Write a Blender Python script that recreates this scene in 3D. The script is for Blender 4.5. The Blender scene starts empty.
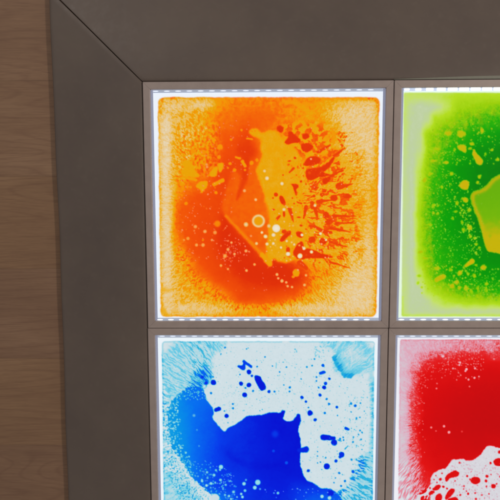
import bpy, bmesh, math, random
import numpy as np

# ------------------------------------------------------------------ scene basics
S = bpy.context.scene
COL = S.collection
S.view_settings.view_transform = 'Standard'
S.view_settings.look = 'None'
S.view_settings.exposure = 0
S.view_settings.gamma = 1
rnd = random.Random(7)

CAM = np.array([0.22769, -0.245685, 1.06818])
ANG = (-0.08919, 0.0136, -0.00364)


def rotmat(a):
    cx, sx, cy, sy, cz, sz = (math.cos(a[0]), math.sin(a[0]), math.cos(a[1]), math.sin(a[1]), math.cos(a[2]), math.sin(a[2]))
    return (np.array([[cz, -sz, 0], [sz, cz, 0], [0, 0, 1]]) @ np.array([[cy, 0, sy], [0, 1, 0], [-sy, 0, cy]])
            @ np.array([[1, 0, 0], [0, cx, -sx], [0, sx, cx]]))


def lin(c):
    return tuple(((v / 255) / 12.92 if v <= 10.3 else ((v / 255 + 0.055) / 1.055) ** 2.4) for v in c)


# ------------------------------------------------------------------ materials
def new_mat(name):
    m = bpy.data.materials.new(name)
    m.use_nodes = True
    nt = m.node_tree
    b = nt.nodes['Principled BSDF']
    return m, nt, b


def node(nt, t, **k):
    n = nt.nodes.new(t)
    for a, v in k.items():
        setattr(n, a, v)
    return n


def ramp(nt, stops, src, interp='LINEAR'):
    r = node(nt, 'ShaderNodeValToRGB')
    r.color_ramp.interpolation = interp
    el = r.color_ramp.elements
    while len(el) < len(stops):
        el.new(0.5)
    for e, (p, c) in zip(el, stops):
        e.position = p
        e.color = (*c, 1) if len(c) == 3 else c
    nt.links.new(src, r.inputs[0])
    return r


def mix(nt, fac, a, b, mode='MIX'):
    n = node(nt, 'ShaderNodeMix', data_type='RGBA', blend_type=mode)
    for sock, v in ((n.inputs[0], fac), (n.inputs[6], a), (n.inputs[7], b)):
        if hasattr(v, 'links'):
            nt.links.new(v, sock)
        elif isinstance(v, (int, float)):
            sock.default_value = v
        else:
            sock.default_value = (*v, 1)
    return n.outputs[2]


def coords(nt, scale=(1, 1, 1), loc=(0, 0, 0)):
    g = node(nt, 'ShaderNodeNewGeometry')
    mp = node(nt, 'ShaderNodeMapping')
    mp.inputs['Scale'].default_value = scale
    mp.inputs['Location'].default_value = loc
    nt.links.new(g.outputs['Position'], mp.inputs[0])
    return mp.outputs[0]


def noise(nt, vec, scale, detail=4, rough=0.55, dist=0.0):
    n = node(nt, 'ShaderNodeTexNoise')
    n.inputs['Scale'].default_value = scale
    n.inputs['Detail'].default_value = detail
    n.inputs['Roughness'].default_value = rough
    n.inputs['Distortion'].default_value = dist
    nt.links.new(vec, n.inputs['Vector'])
    return n.outputs[0]


def math_n(nt, op, a, b=0.0):
    n = node(nt, 'ShaderNodeMath', operation=op)
    for s, v in ((n.inputs[0], a), (n.inputs[1], b)):
        if hasattr(v, 'links'):
            nt.links.new(v, s)
        else:
            s.default_value = v
    return n.outputs[0]


def bump(nt, b, h, strength, dist=0.001):
    n = node(nt, 'ShaderNodeBump')
    n.inputs['Strength'].default_value = strength
    n.inputs['Distance'].default_value = dist
    nt.links.new(h, n.inputs['Height'])
    nt.links.new(n.outputs[0], b.inputs['Normal'])


def wood_material():
    m, nt, b = new_mat('oak laminate')
    g = node(nt, 'ShaderNodeNewGeometry')
    sep = node(nt, 'ShaderNodeSeparateXYZ')
    nt.links.new(g.outputs['Position'], sep.inputs[0])
    X, Y = sep.outputs[0], sep.outputs[1]
    # plank rows run along X, 0.1985 m wide
    v = math_n(nt, 'DIVIDE', math_n(nt, 'SUBTRACT', Y, 0.0163), 0.1985)
    row = math_n(nt, 'FLOOR', v)
    fr = math_n(nt, 'FRACT', v)
    # end joints
    wn = node(nt, 'ShaderNodeTexWhiteNoise', noise_dimensions='1D')
    nt.links.new(row, wn.inputs['W'])
    u = math_n(nt, 'ADD', math_n(nt, 'DIVIDE', X, 1.28), math_n(nt, 'ADD', 0.62, math_n(nt, 'MULTIPLY', wn.outputs[0], 0.22)))
    plank = math_n(nt, 'FLOOR', u)
    uf = math_n(nt, 'FRACT', u)
    pid = math_n(nt, 'ADD', math_n(nt, 'MULTIPLY', row, 3.71), math_n(nt, 'MULTIPLY', plank, 1.37))
    wn2 = node(nt, 'ShaderNodeTexWhiteNoise', noise_dimensions='1D')
    nt.links.new(pid, wn2.inputs['W'])
    # grain space, offset per plank
    cmb = node(nt, 'ShaderNodeCombineXYZ')
    nt.links.new(math_n(nt, 'ADD', X, math_n(nt, 'MULTIPLY', pid, 5.1)), cmb.inputs[0])
    nt.links.new(Y, cmb.inputs[1])
    nt.links.new(pid, cmb.inputs[2])

    def stretched(sx, sy):
        mp = node(nt, 'ShaderNodeMapping')
        mp.inputs['Scale'].default_value = (sx, sy, 1)
        nt.links.new(cmb.outputs[0], mp.inputs[0])
        return mp.outputs[0]
    big = noise(nt, stretched(1.3, 10), 1.0, 1, 0.4, 0.25)          # cathedral contours
    rings = math_n(nt, 'FRACT', math_n(nt, 'MULTIPLY', big, 17.0))
    ringr = ramp(nt, [(0, (0.0,) * 3), (0.2, (1.0,) * 3), (0.85, (0.8,) * 3), (1.0, (0.0,) * 3)], rings).outputs[0]
    fine = noise(nt, stretched(14, 420), 1.0, 3, 0.6)
    fine2 = noise(nt, stretched(50, 1500), 1.0, 2, 0.5)
    blot = noise(nt, stretched(3, 14), 1.0, 4, 0.6)
    base = ramp(nt, [(0.3, lin((135, 105, 83))), (0.55, lin((144, 113, 89))), (0.75, lin((153, 122, 97)))], blot).outputs[0]
    c = mix(nt, math_n(nt, 'MULTIPLY', math_n(nt, 'SUBTRACT', 1.0, ringr), 0.30), base, lin((112, 80, 66)))
    c = mix(nt, math_n(nt, 'MULTIPLY', ramp(nt, [(0.42, (0,) * 3), (0.68, (1,) * 3)], fine).outputs[0], 0.32), c, lin((108, 80, 64)))
    c = mix(nt, math_n(nt, 'MULTIPLY', ramp(nt, [(0.5, (0,) * 3), (0.72, (1,) * 3)], fine2).outputs[0], 0.25), c, lin((90, 62, 50)))
    tint = mix(nt, wn2.outputs[0], (1.05, 1.03, 0.95), (0.95, 0.93, 0.95))
    c = mix(nt, 1.0, c, tint, 'MULTIPLY')
    # seams
    d = math_n(nt, 'MINIMUM', fr, math_n(nt, 'SUBTRACT', 1.0, fr))
    du = math_n(nt, 'MULTIPLY', math_n(nt, 'MINIMUM', uf, math_n(nt, 'SUBTRACT', 1.0, uf)), 6.4)
    dm = math_n(nt, 'MINIMUM', d, du)
    seam = ramp(nt, [(0.0, (1,) * 3), (0.006, (0,) * 3)], dm).outputs[0]
    c = mix(nt, math_n(nt, 'MULTIPLY', seam, 0.30), c, lin((58, 40, 34)))
    nt.links.new(c, b.inputs['Base Color'])
    b.inputs['Roughness'].default_value = 0.55
    b.inputs['Specular IOR Level'].default_value = 0.25
    bump(nt, b, fine, 0.15, 0.0004)
    return m


def vinyl_material():
    m, nt, b = new_mat('taupe foam vinyl')
    v = coords(nt)
    n1 = noise(nt, v, 6, 4, 0.6)
    n2 = noise(nt, v, 900, 2, 0.5)
    n3 = noise(nt, v, 60, 4, 0.7)
    c = ramp(nt, [(0.3, lin((100, 87, 80))), (0.7, lin((112, 98, 88)))], n1).outputs[0]
    c = mix(nt, math_n(nt, 'MULTIPLY', ramp(nt, [(0.55, (0,) * 3), (0.75, (1,) * 3)], n3).outputs[0], 0.18), c, lin((130, 116, 104)))
    c = mix(nt, math_n(nt, 'MULTIPLY', n2, 0.3), c, lin((84, 73, 67)))
    nt.links.new(c, b.inputs['Base Color'])
    r = ramp(nt, [(0.3, (0.42,) * 3), (0.7, (0.56,) * 3)], n3).outputs[0]
    nt.links.new(r, b.inputs['Roughness'])
    b.inputs['Specular IOR Level'].default_value = 0.35
    bump(nt, b, n2, 0.22, 0.0004)
    return m


def rail_material():
    m, nt, b = new_mat('taupe painted aluminium')
    v = coords(nt)
    n1 = noise(nt, v, 45, 4, 0.65)
    n2 = noise(nt, v, 1300, 2, 0.5)
    c = ramp(nt, [(0.3, lin((166, 149, 142))), (0.7, lin((176, 159, 151)))], n1).outputs[0]
    c = mix(nt, math_n(nt, 'MULTIPLY', n2, 0.25), c, lin((146, 130, 124)))
    nt.links.new(c, b.inputs['Base Color'])
    b.inputs['Roughness'].default_value = 0.42
    b.inputs['Metallic'].default_value = 0.15
    bump(nt, b, n2, 0.12, 0.0003)
    return m


def plain(name, col, rough=0.5, emit=None, strength=1.0, varscale=200):
    m, nt, b = new_mat(name)
    v = coords(nt)
    n1 = noise(nt, v, varscale, 3, 0.6)
    c = mix(nt, n1, tuple(x * 0.88 for x in col), tuple(min(1, x * 1.1) for x in col))
    nt.links.new(c, b.inputs['Base Color'])
    b.inputs['Roughness'].default_value = rough
    if emit:
        ce = mix(nt, n1, tuple(x * 0.95 for x in emit), tuple(x * 1.05 for x in emit))
        nt.links.new(ce, b.inputs['Emission Color'])
        b.inputs['Emission Strength'].default_value = strength
    return m


def film_material(name, stops, second, sparkle, margin):
    """backlit dyed gel: dye depth -> colour; 'film' attribute: R depth, G second dye, B painted air-bubble highlight, A = 1 inside the gel"""
    m, nt, b = new_mat(name)
    at = node(nt, 'ShaderNodeAttribute', attribute_name='film')
    sp = node(nt, 'ShaderNodeSeparateColor')
    nt.links.new(at.outputs['Color'], sp.inputs[0])
    v = coords(nt)
    g1 = noise(nt, v, 700, 2, 0.6)
    g2 = noise(nt, v, 130, 3, 0.6)
    grain = math_n(nt, 'ADD', math_n(nt, 'MULTIPLY', math_n(nt, 'SUBTRACT', g1, 0.5), 0.055),
                   math_n(nt, 'MULTIPLY', math_n(nt, 'SUBTRACT', g2, 0.5), 0.05))
    t = math_n(nt, 'ADD', sp.outputs[0], grain)
    c = ramp(nt, [(p, lin(k)) for p, k in stops], t).outputs[0]
    c = mix(nt, sp.outputs[1], c, lin(second))
    c = mix(nt, sp.outputs[2], c, lin(sparkle))
    c = mix(nt, at.outputs['Alpha'], lin(margin), c)
    b.inputs['Base Color'].default_value = (0.003, 0.003, 0.003, 1)
    b.inputs['Roughness'].default_value = 0.35
    b.inputs['Specular IOR Level'].default_value = 0.04
    nt.links.new(c, b.inputs['Emission Color'])
    b.inputs['Emission Strength'].default_value = 1.0
    return m


M = {
    'wood': wood_material(), 'vinyl': vinyl_material(), 'rail': rail_material(),
    'strip': plain('led strip carrier', lin((150, 155, 165)), 0.35, lin((132, 143, 163)), 1.0, 500),  # emission stands in for panel light falling on the carrier
    'stripbright': plain('lit led strip carrier', lin((150, 155, 165)), 0.35, lin((176, 190, 215)), 1.0, 500),  # brighter copy with the LED glare put into its emission
    'trim': plain('acrylic edge trim', lin((130, 132, 140)), 0.35, lin((112, 118, 142)), 1.0, 300),  # glows by itself to imitate panel light reflected in the trim
    'edge_highlight': plain('painted edge highlight', lin((128, 126, 112)), 0.5),  # highlight colour for the added strip on the top ramp
    'panel': plain('edge lit acrylic panel', (0.8, 0.8, 0.8), 0.4, lin((232, 240, 250)), 1.0),
    'led': plain('led', (0.8, 0.8, 0.8), 0.4, lin((196, 208, 226)), 1.0),
    'ledbright': plain('bright led', (0.8, 0.8, 0.8), 0.4, lin((250, 255, 255)), 1.15),
    'tray': plain('dark steel tray', lin((40, 36, 34)), 0.6),
}

# ------------------------------------------------------------------ object helpers


def link(o, parent=None):
    COL.objects.link(o)
    if parent is not None:
        o.parent = parent
    return o


def obj(name, bm, mat, parent=None, smooth=False):
    me = bpy.data.meshes.new(name)
    bm.normal_update()
    bm.to_mesh(me)
    bm.free()
    me.materials.append(mat)
    if smooth:
        for p in me.polygons:
            p.use_smooth = True
    return link(bpy.data.objects.new(name, me), parent)


def thing(name, loc, label, cat, group):
    o = link(bpy.data.objects.new(name, None))
    o.location = loc
    o.empty_display_size = 0.05
    o['label'] = label
    o['category'] = cat
    o['group'] = group
    return o


def box_bm(x0, y0, z0, x1, y1, z1, bev=0.0):
    bm = bmesh.new()
    bmesh.ops.create_cube(bm, size=1, matrix=__import__('mathutils').Matrix.Translation(((x0 + x1) / 2, (y0 + y1) / 2, (z0 + z1) / 2))
                          @ __import__('mathutils').Matrix.Diagonal((x1 - x0, y1 - y0, z1 - z0, 1)))
    if bev:
        bmesh.ops.bevel(bm, geom=list(bm.edges), offset=bev, segments=2, profile=0.6, affect='EDGES')
    return bm


def dome_bm(rx, ry, h):
    bm = bmesh.new()
    rings = []
    for rr, z in ((1.0, 0.0), (0.92, 0.45), (0.7, 0.8), (0.35, 1.0)):
        rings.append([bm.verts.new((rx * rr * math.cos(a * math.pi / 8), ry * rr * math.sin(a * math.pi / 8), h * z)) for a in range(16)])
    for a, b2 in zip(rings, rings[1:]):
        for i in range(16):
            bm.faces.new((a[i], a[(i + 1) % 16], b2[(i + 1) % 16], b2[i]))
    bm.faces.new(rings[-1])
    bm.faces.new(rings[0][::-1])
    return bm


def prism_bm(sections):
    """loft between closed sections (lists of 3-D points), caps at both ends"""
    bm = bmesh.new()
    rings = [[bm.verts.new(p) for p in s] for s in sections]
    n = len(rings[0])
    for a, b2 in zip(rings, rings[1:]):
        for i in range(n):
            bm.faces.new((a[i], a[(i + 1) % n], b2[(i + 1) % n], b2[i]))
    bm.faces.new(rings[0][::-1])
    bm.faces.new(rings[-1])
    bmesh.ops.recalc_face_normals(bm, faces=bm.faces)
    return bm


# ------------------------------------------------------------------ numpy pattern tools (coordinates X, Y run over the gel sheets)
def perlin(x, y, seed=0, px=0):
    xi = np.floor(x).astype(np.int64)
    yi = np.floor(y).astype(np.int64)
    xf, yf = x - xi, y - yi

    def grad(ix, iy, dx, dy):
        if px:
            ix = ix % px
        h = (ix * 374761393 + iy * 668265263 + seed * 974711) & 0x7fffffff
        h = ((h ^ (h >> 13)) * 1274126177) & 0x7fffffff
        a = ((h ^ (h >> 16)) & 1023) * (2 * np.pi / 1024)
        return np.cos(a) * dx + np.sin(a) * dy
    u = xf * xf * xf * (xf * (xf * 6 - 15) + 10)
    v = yf * yf * yf * (yf * (yf * 6 - 15) + 10)
    n00, n10 = grad(xi, yi, xf, yf), grad(xi + 1, yi, xf - 1, yf)
    n01, n11 = grad(xi, yi + 1, xf, yf - 1), grad(xi + 1, yi + 1, xf - 1, yf - 1)
    return ((n00 * (1 - u) + n10 * u) * (1 - v) + (n01 * (1 - u) + n11 * u) * v) * 1.5


def fbm(x, y, seed=0, oct=3):
    s, a = 0, 1
    for i in range(oct):
        s = s + a * perlin(x * 2 ** i, y * 2 ** i, seed + i * 17)
        a *= 0.5
    return s / 1.5


def sstep(a, b, v):
    t = np.clip((v - a) / (b - a), 0, 1)
    return t * t * (3 - 2 * t)


class Film:
    def __init__(s, X, Y):
        s.X, s.Y = X, Y
        s.T = np.zeros_like(X)
        s.A = np.zeros_like(X)
        s.B = np.zeros_like(X)
        s.W = np.ones_like(X)
        # organic warp used by every drawn outline
        s.Xw = X + 0.7 * fbm(X / 5, Y / 5, 91) + 0.35 * fbm(X / 1.8, Y / 1.8, 92, 2)
        s.Yw = Y + 0.7 * fbm(X / 5, Y / 5, 93) + 0.35 * fbm(X / 1.8, Y / 1.8, 94, 2)

    def grid(s, xs, ys, rows, wob=5.0):
        """smooth field through a coarse table"""
        xs, ys, V = np.array(xs, float), np.array(ys, float), np.array(rows, float)

        def cr(tab, pos, t):     # Catmull-Rom along the last axis
            n = len(pos)
            i = np.clip(np.searchsorted(pos, t) - 1, 0, n - 2)
            f = np.clip((t - pos[i]) / (pos[i + 1] - pos[i]), 0, 1)
            return i, f
        wx = s.X + wob * fbm(s.X / 16, s.Y / 16, 61)
        wy = s.Y + wob * fbm(s.X / 16, s.Y / 16, 62)
        i, fx = cr(V, xs, wx)
        j, fy = cr(V, ys, wy)
        fx = fx * fx * (3 - 2 * fx) * 0.5 + fx * 0.5
        fy = fy * fy * (3 - 2 * fy) * 0.5 + fy * 0.5
        return ((V[j, i] * (1 - fx) + V[j, i + 1] * fx) * (1 - fy) + (V[j + 1, i] * (1 - fx) + V[j + 1, i + 1] * fx) * fy)

    def _sel(s, x0, y0, x1, y1, m):
        return np.nonzero((s.X > x0 - m) & (s.X < x1 + m) & (s.Y > y0 - m) & (s.Y < y1 + m))

    def poly(s, pts, m=4, warp=1.0, rnd_it=1):
        """index set and signed distance (negative inside) to a closed outline, corners rounded"""
        p = np.array(pts, float)
        for _ in range(rnd_it):
            q = np.roll(p, -1, 0)
            p = np.stack([p * .75 + q * .25, p * .25 + q * .75], 1).reshape(-1, 2)
        x0, y0 = p.min(0)
        x1, y1 = p.max(0)
        ix = s._sel(x0, y0, x1, y1, m + 2)
        x = s.X[ix] * (1 - warp) + s.Xw[ix] * warp
        y = s.Y[ix] * (1 - warp) + s.Yw[ix] * warp
        d2 = np.full(x.shape, 1e9)
        ins = np.zeros(x.shape, bool)
        n = len(p)
        for k in range(n):
            a, b = p[k], p[(k + 1) % n]
            e = b - a
            L = e @ e
            if L < 1e-9:
                continue
            t = np.clip(((x - a[0]) * e[0] + (y - a[1]) * e[1]) / L, 0, 1)
            d2 = np.minimum(d2, (x - a[0] - t * e[0]) ** 2 + (y - a[1] - t * e[1]) ** 2)
            if a[1] != b[1]:
                c = (a[1] > y) != (b[1] > y)
                ins ^= c & (x < (b[0] - a[0]) * (y - a[1]) / (b[1] - a[1]) + a[0])
        d = np.sqrt(d2)
        return ix, np.where(ins, -d, d)

    def ell(s, x, y, rx, ry=None, ang=0, warp=0.6, m=3):
        ry = ry or rx
        R = max(rx, ry)
        ix = s._sel(x - R, y - R, x + R, y + R, m)
        X = s.X[ix] * (1 - warp) + s.Xw[ix] * warp - x
        Y = s.Y[ix] * (1 - warp) + s.Yw[ix] * warp - y
        c, sn = math.cos(math.radians(ang)), math.sin(math.radians(ang))
        u, v = (X * c + Y * sn) / rx, (-X * sn + Y * c) / ry
        r = np.sqrt(u * u + v * v)
        return ix, (r - 1) * min(rx, ry)

    def cap(s, x0, y0, x1, y1, w0, w1=None, warp=0.7):
        w1 = w0 if w1 is None else w1
        m = max(w0, w1) + 3
        ix = s._sel(min(x0, x1), min(y0, y1), max(x0, x1), max(y0, y1), m)
        X = s.X[ix] * (1 - warp) + s.Xw[ix] * warp
        Y = s.Y[ix] * (1 - warp) + s.Yw[ix] * warp
        ex, ey = x1 - x0, y1 - y0
        t = np.clip(((X - x0) * ex + (Y - y0) * ey) / (ex * ex + ey * ey), 0, 1)
        return ix, np.hypot(X - x0 - t * ex, Y - y0 - t * ey) - (w0 + (w1 - w0) * t)

    def put(s, shape, val, soft=0.6, ch='T', k=1.0):
        ix, d = shape
        F = getattr(s, ch)
        a = (1 - sstep(-soft, soft, d)) * k
        F[ix] = F[ix] * (1 - a) + val * a

    def rim(s, shape, val, w=1.0, ch='T', k=1.0, off=0.0):
        ix, d = shape
        F = getattr(s, ch)
        a = np.exp(-((d - off) / w) ** 2) * k
        F[ix] = F[ix] * (1 - a) + val * a

    def drop(s, x, y, r, val, ry=None, ang=0):
        s.put(s.ell(x, y, r, ry, ang), val, 0.5)

    def bubble(s, x, y, r, t, spark, k=1.0):
        sh = s.ell(x, y, r, warp=0.25)
        s.put(sh, t, 0.6, k=k)
        s.put(sh, 0, 0.6, 'A', k=k)
        ix, d = sh
        a = 1 - sstep(-r, 0.3, d)
        s.B[ix] = np.maximum(s.B[ix], a * spark)

    def polar(s, cx, cy, nang, rlen, seed, wob=0.0):
        dx, dy = s.X - cx, s.Y - cy
        r = np.hypot(dx, dy)
        th = (np.arctan2(dy, dx) / (2 * np.pi) + 0.5) * nang
        if wob:
            th = th + wob * fbm(s.X / 9, s.Y / 9, seed + 5)
        return perlin(th, r / rlen, seed, nang), r, np.arctan2(dy, dx)

    def scatter(s, n, box, r0, r1, t, seed, cond=None, spark=0.0, k=0.9, ch='T', A=None):
        R = random.Random(seed)
        x0, y0, x1, y1 = box
        placed = 0
        for _ in range(n * 6):
            if placed >= n:
                break
            x, y = R.uniform(x0, x1), R.uniform(y0, y1)
            if cond and not cond(x, y, R):
                continue
            r = r0 + (r1 - r0) * R.random() ** 2.5
            sh = s.ell(x, y, r, r * R.uniform(.65, 1.0), R.uniform(0, 180), 0.5, 2)
            if callable(t):
                v = t(R)
            else:
                v = t
            s.put(sh, v, 0.5, k=k)
            if A is not None:
                s.put(sh, A, 0.5, 'A', k=k)
            if spark:
                ix, d = sh
                s.B[ix] = np.maximum(s.B[ix], (1 - sstep(-r, 0.3, d)) * spark * R.random())
            placed += 1


def outline(F, x0, y0, x1, y1, rad, wob, soft=0.7, sk=0.0):
    """1 inside a rounded rectangle whose edge wavers"""
    X, Y = F.X, F.Y
    ex = wob * (fbm(Y / 14, Y * 0 + 3, 301) + .5 * fbm(Y / 4, Y * 0, 302))
    ey = wob * (fbm(X / 14, X * 0 + 7, 303) + .5 * fbm(X / 4, X * 0, 304))
    xa, xb = x0 + ex + sk * (Y - y0), x1 + ex - sk * (Y - y0)
    cx, hx = (xa + xb) / 2, (xb - xa) / 2
    cy, hy = (y0 + y1) / 2 + ey, (y1 - y0) / 2
    qx, qy = np.abs(X - cx) - hx + rad, np.abs(Y - cy) - hy + rad
    return np.hypot(np.maximum(qx, 0), np.maximum(qy, 0)) + np.minimum(np.maximum(qx, qy), 0) - rad


# ------------------------------------------------------------------ the four gel patterns
def paint_orange(F):
    X, Y = F.X, F.Y
    xs = [158, 180, 202, 225, 247, 269, 291, 313, 336, 358, 380]
    ys = [97, 119, 141, 163, 185, 207, 229, 251, 273, 295, 317]
    V = [[.22, .26, .28, .42, .47, .50, .50, .43, .38, .36, .37],
         [.20, .31, .36, .56, .62, .60, .45, .40, .32, .19, .30],
         [.15, .38, .44, .66, .76, .50, .50, .52, .38, .22, .27],
         [.15, .38, .52, .72, .74, .45, .40, .50, .42, .31, .34],
         [.20, .46, .62, .74, .68, .40, .38, .48, .43, .34, .35],
         [.17, .50, .68, .76, .64, .40, .38, .44, .43, .35, .37],
         [.15, .53, .70, .82, .72, .50, .40, .42, .43, .34, .35],
         [.14, .47, .70, .84, .82, .66, .58, .45, .40, .27, .33],
         [.15, .37, .60, .80, .86, .86, .82, .50, .37, .19, .30],
         [.21, .31, .38, .52, .76, .72, .58, .37, .29, .13, .27],
         [.28, .26, .28, .34, .38, .37, .30, .22, .20, .22, .33]]
    T = F.grid(xs, ys, V)
    g0 = T.copy()
    # cell-like mottling, finer towards the rim
    n1 = fbm(X / 4.5 + fbm(X / 9, Y / 9, 5), Y / 4.5 + fbm(X / 9, Y / 9, 6), 7, 3)
    ridge = 1 - np.abs(perlin(X / 2.6 + n1, Y / 2.6 - n1, 8)) * 2.6
    midzone = np.exp(-((g0 - 0.45) / 0.13) ** 2)
    pale = 1 - sstep(.18, .36, g0)
    left_smooth = 1 - 0.75 * sstep(200, 190, Y) * 0 - 0.0
    fine = fbm(X / 1.5, Y / 1.5, 9, 2)
    T = T + midzone * (0.13 * n1 + .05 * fine + 0.03) + pale * (.03 * n1 + .06 * fine)
    pr, r, th = F.polar(268, 212, 340, 5.5, 11, 1.6)
    pr2, _, _ = F.polar(268, 212, 560, 3.5, 13, 2.0)
    outer = sstep(.45, .3, g0)
    ring = np.exp(-((g0 - .32) / .10) ** 2)
    vein = sstep(-.12, .34, pr + .8 * pr2 + .25 * fine) - .5
    T += outer * (.05 * vein + .03 * fine) + ring * (.095 * vein + .04 * fine)
    shore = np.exp(-((g0 - .47) / .09) ** 2) * np.maximum(sstep(235, 258, Y), sstep(196, 184, X) * sstep(190, 176, Y))
    T += shore * .20 * vein
    # left smooth orange band between y 175 and 235
    # fingers radiating to the right
    fz = sstep(282, 300, X) * sstep(382, 350, X) * sstep(112, 140, Y) * sstep(285, 255, Y)
    a, r, th = F.polar(276, 208, 84, 13, 21, 1.6)
    b, _, _ = F.polar(276, 208, 170, 8, 25, 2.0)
    c = a + 0.55 * b
    prob = sstep(382, 325, X) - .9 * sstep(322, 296, X)
    lvl = sstep(0.26 - 0.22 * prob, 0.36 - 0.22 * prob, c)
    Tf = 0.36 + 0.07 * vein + .03 * fine + lvl * (0.20 + 0.13 * np.abs(prob))
    edge = np.exp(-((c - (0.30 - 0.20 * prob)) / 0.05) ** 2)
    Tf -= 0.05 * edge
    T = T * (1 - fz) + fz * np.where(T < .33, T + .6 * (Tf - .33), Tf)
    # chunky mottled patch top centre-right
    cz = sstep(278, 288, X) * sstep(345, 320, X) * sstep(116, 130, Y) * sstep(168, 150, Y)
    ch = fbm(X / 6.5, Y / 6.5, 31, 3) + 0.15 * fbm(X / 3, Y / 3, 33, 2)
    T = T * (1 - cz) + cz * (0.38 + 0.27 * sstep(-0.08, 0.12, ch) - .03 * ridge)
    # vermiculate patch on the upper left
    vz = sstep(172, 184, X) * sstep(226, 210, X) * sstep(118, 128, Y) * sstep(182, 168, Y)
    vh = fbm(X / 2.9, Y / 3.6, 41, 2)
    T += vz * (0.12 * np.tanh(4 * vh) - .03)
    F.T = T
    # deep smooth red areas
    F.put(F.poly([(196, 190), (206, 196), (220, 188), (226, 196), (221, 210), (236, 230), (252, 246), (262, 260), (268, 267), (273, 258), (282, 263), (290, 260),
                  (297, 263), (305, 263), (311, 275), (312, 287), (300, 296), (280, 299), (255, 298), (238, 296), (222, 286), (205, 270), (192, 255), (180, 238), (174, 215), (180, 200)]), 0.72, 7, k=0.6)
    F.put(F.poly([(224, 212), (236, 232), (252, 249), (266, 268), (276, 259), (300, 266), (306, 280), (290, 290), (262, 288), (240, 280), (226, 262), (216, 240)]), 0.88, 9, k=0.7)
    # lower-left amber margin with an uneven front
    # clear amber lobe
    lobe = [(248, 132), (254, 128), (258, 130), (263, 134), (270, 130), (276, 131), (281, 137), (287, 143), (294, 147), (299, 154), (299, 162), (298, 172), (302, 186), (301, 205),
            (306, 216), (308, 230), (307, 242), (302, 248), (296, 258), (288, 263), (279, 262), (273, 257), (270, 266), (265, 262), (262, 254), (268, 240), (268, 226), (270, 214), (266, 206), (263, 192), (259, 182),
            (255, 172), (259, 164), (263, 156), (260, 148), (262, 140), (255, 137)]
    sh = F.poly(lobe)
    F.put(sh, 0.365, 1.3)
    F.T[sh[0]] += (.035 * fbm(X[sh[0]] / 7, Y[sh[0]] / 7, 52) + .02 * fbm(X[sh[0]] / 1.8, Y[sh[0]] / 1.8, 53, 2)) * (sh[1] < 0)
    F.rim(sh, 0.42, 1.2, k=.35)
    # orange lobe beside it
    l2 = [(232, 172), (238, 172), (241, 178), (239, 188), (237, 198), (243, 194), (247, 180), (246, 168), (252, 164), (257, 174), (261, 186), (265, 200), (268, 214), (268, 232), (266, 246), (268, 262), (262, 256),
          (250, 243), (236, 229), (224, 216), (221, 206), (225, 192), (229, 180)]
    sh2 = F.poly(l2)
    sh2 = (sh2[0], sh2[1] + 2.2 * fbm(X[sh2[0]] / 7, Y[sh2[0]] / 7, 54) * sstep(258, 262, X[sh2[0]]))
    F.put(sh2, 0.615, 2.6, k=.88)
    F.T[sh2[0]] += .035 * fbm(X[sh2[0]] / 6, Y[sh2[0]] / 6, 51) * (sh2[1] < 0)
    F.put(F.cap(226, 216, 263, 256, 1.3, 2.0), .485, 1.5, k=.8)
    F.put(F.cap(262, 255, 270, 264, 2.2, 2.6), .39, 1.2)
    F.put(F.cap(246, 160, 245, 178, 3.4, 2.4), .80, 1.8, k=.8)
    F.put(F.cap(245, 178, 237, 199, 2.6, 1.0), .77, 1.8, k=.8)
    F.put(F.poly([(236, 146), (250, 143), (256, 150), (254, 158), (240, 158)]), .79, 4, k=.8)
    # lower right amber bed for the drops
    for x, y in ((252, 131.5), (255, 131)):
        F.drop(x, y, .8, .5)
    # red bodies lying in the amber (traced)
    for pts in ([(303, 164), (307, 158), (313, 156), (319, 157), (321, 160), (318, 164), (310, 166), (304, 166)],
                [(305, 170), (311, 168), (319, 168), (326, 164), (334, 156), (335, 159), (329, 168), (322, 173), (334, 175), (334, 177), (320, 176), (315, 179), (310, 181), (306, 178)],
                [(322, 179), (328, 177), (331, 176), (330, 180), (326, 185), (322, 183)],
                [(290, 183), (298, 184), (299, 187), (296, 190), (298, 194), (296, 196), (294, 192), (293, 187)],
                [(279, 197), (282, 195), (285, 200), (286, 205), (283, 205), (280, 202)],
                [(295, 232), (300, 231), (304, 234), (302, 238), (298, 237)],
                [(279, 241), (282, 236), (288, 230), (291, 231), (291, 234), (287, 238), (283, 242)],
                [(320, 238), (324, 238), (328, 241), (326, 244), (321, 246), (319, 242)],
                [(298, 243), (302, 241), (304, 244), (303, 249), (308, 248), (314, 250), (319, 253), (330, 255), (334, 257), (326, 258.5), (310, 258), (300, 260), (294, 257), (293, 251), (296, 247)],
                [(288, 131), (293, 132), (297, 137), (301, 139), (300, 143), (293, 143), (287, 145), (284, 142), (288, 138)],
                [(302, 134), (308, 133), (310, 137), (306, 140), (302, 138)],
                [(301, 144), (308, 143), (314, 146), (311, 151), (304, 152), (301, 148)],
                [(284, 128), (280, 125), (276, 127), (278, 132), (283, 133)]):
        s_ = F.poly(pts)
        F.put(s_, .80, .8)
        F.rim(s_, .42, .7, off=1.1, k=.25)
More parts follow.
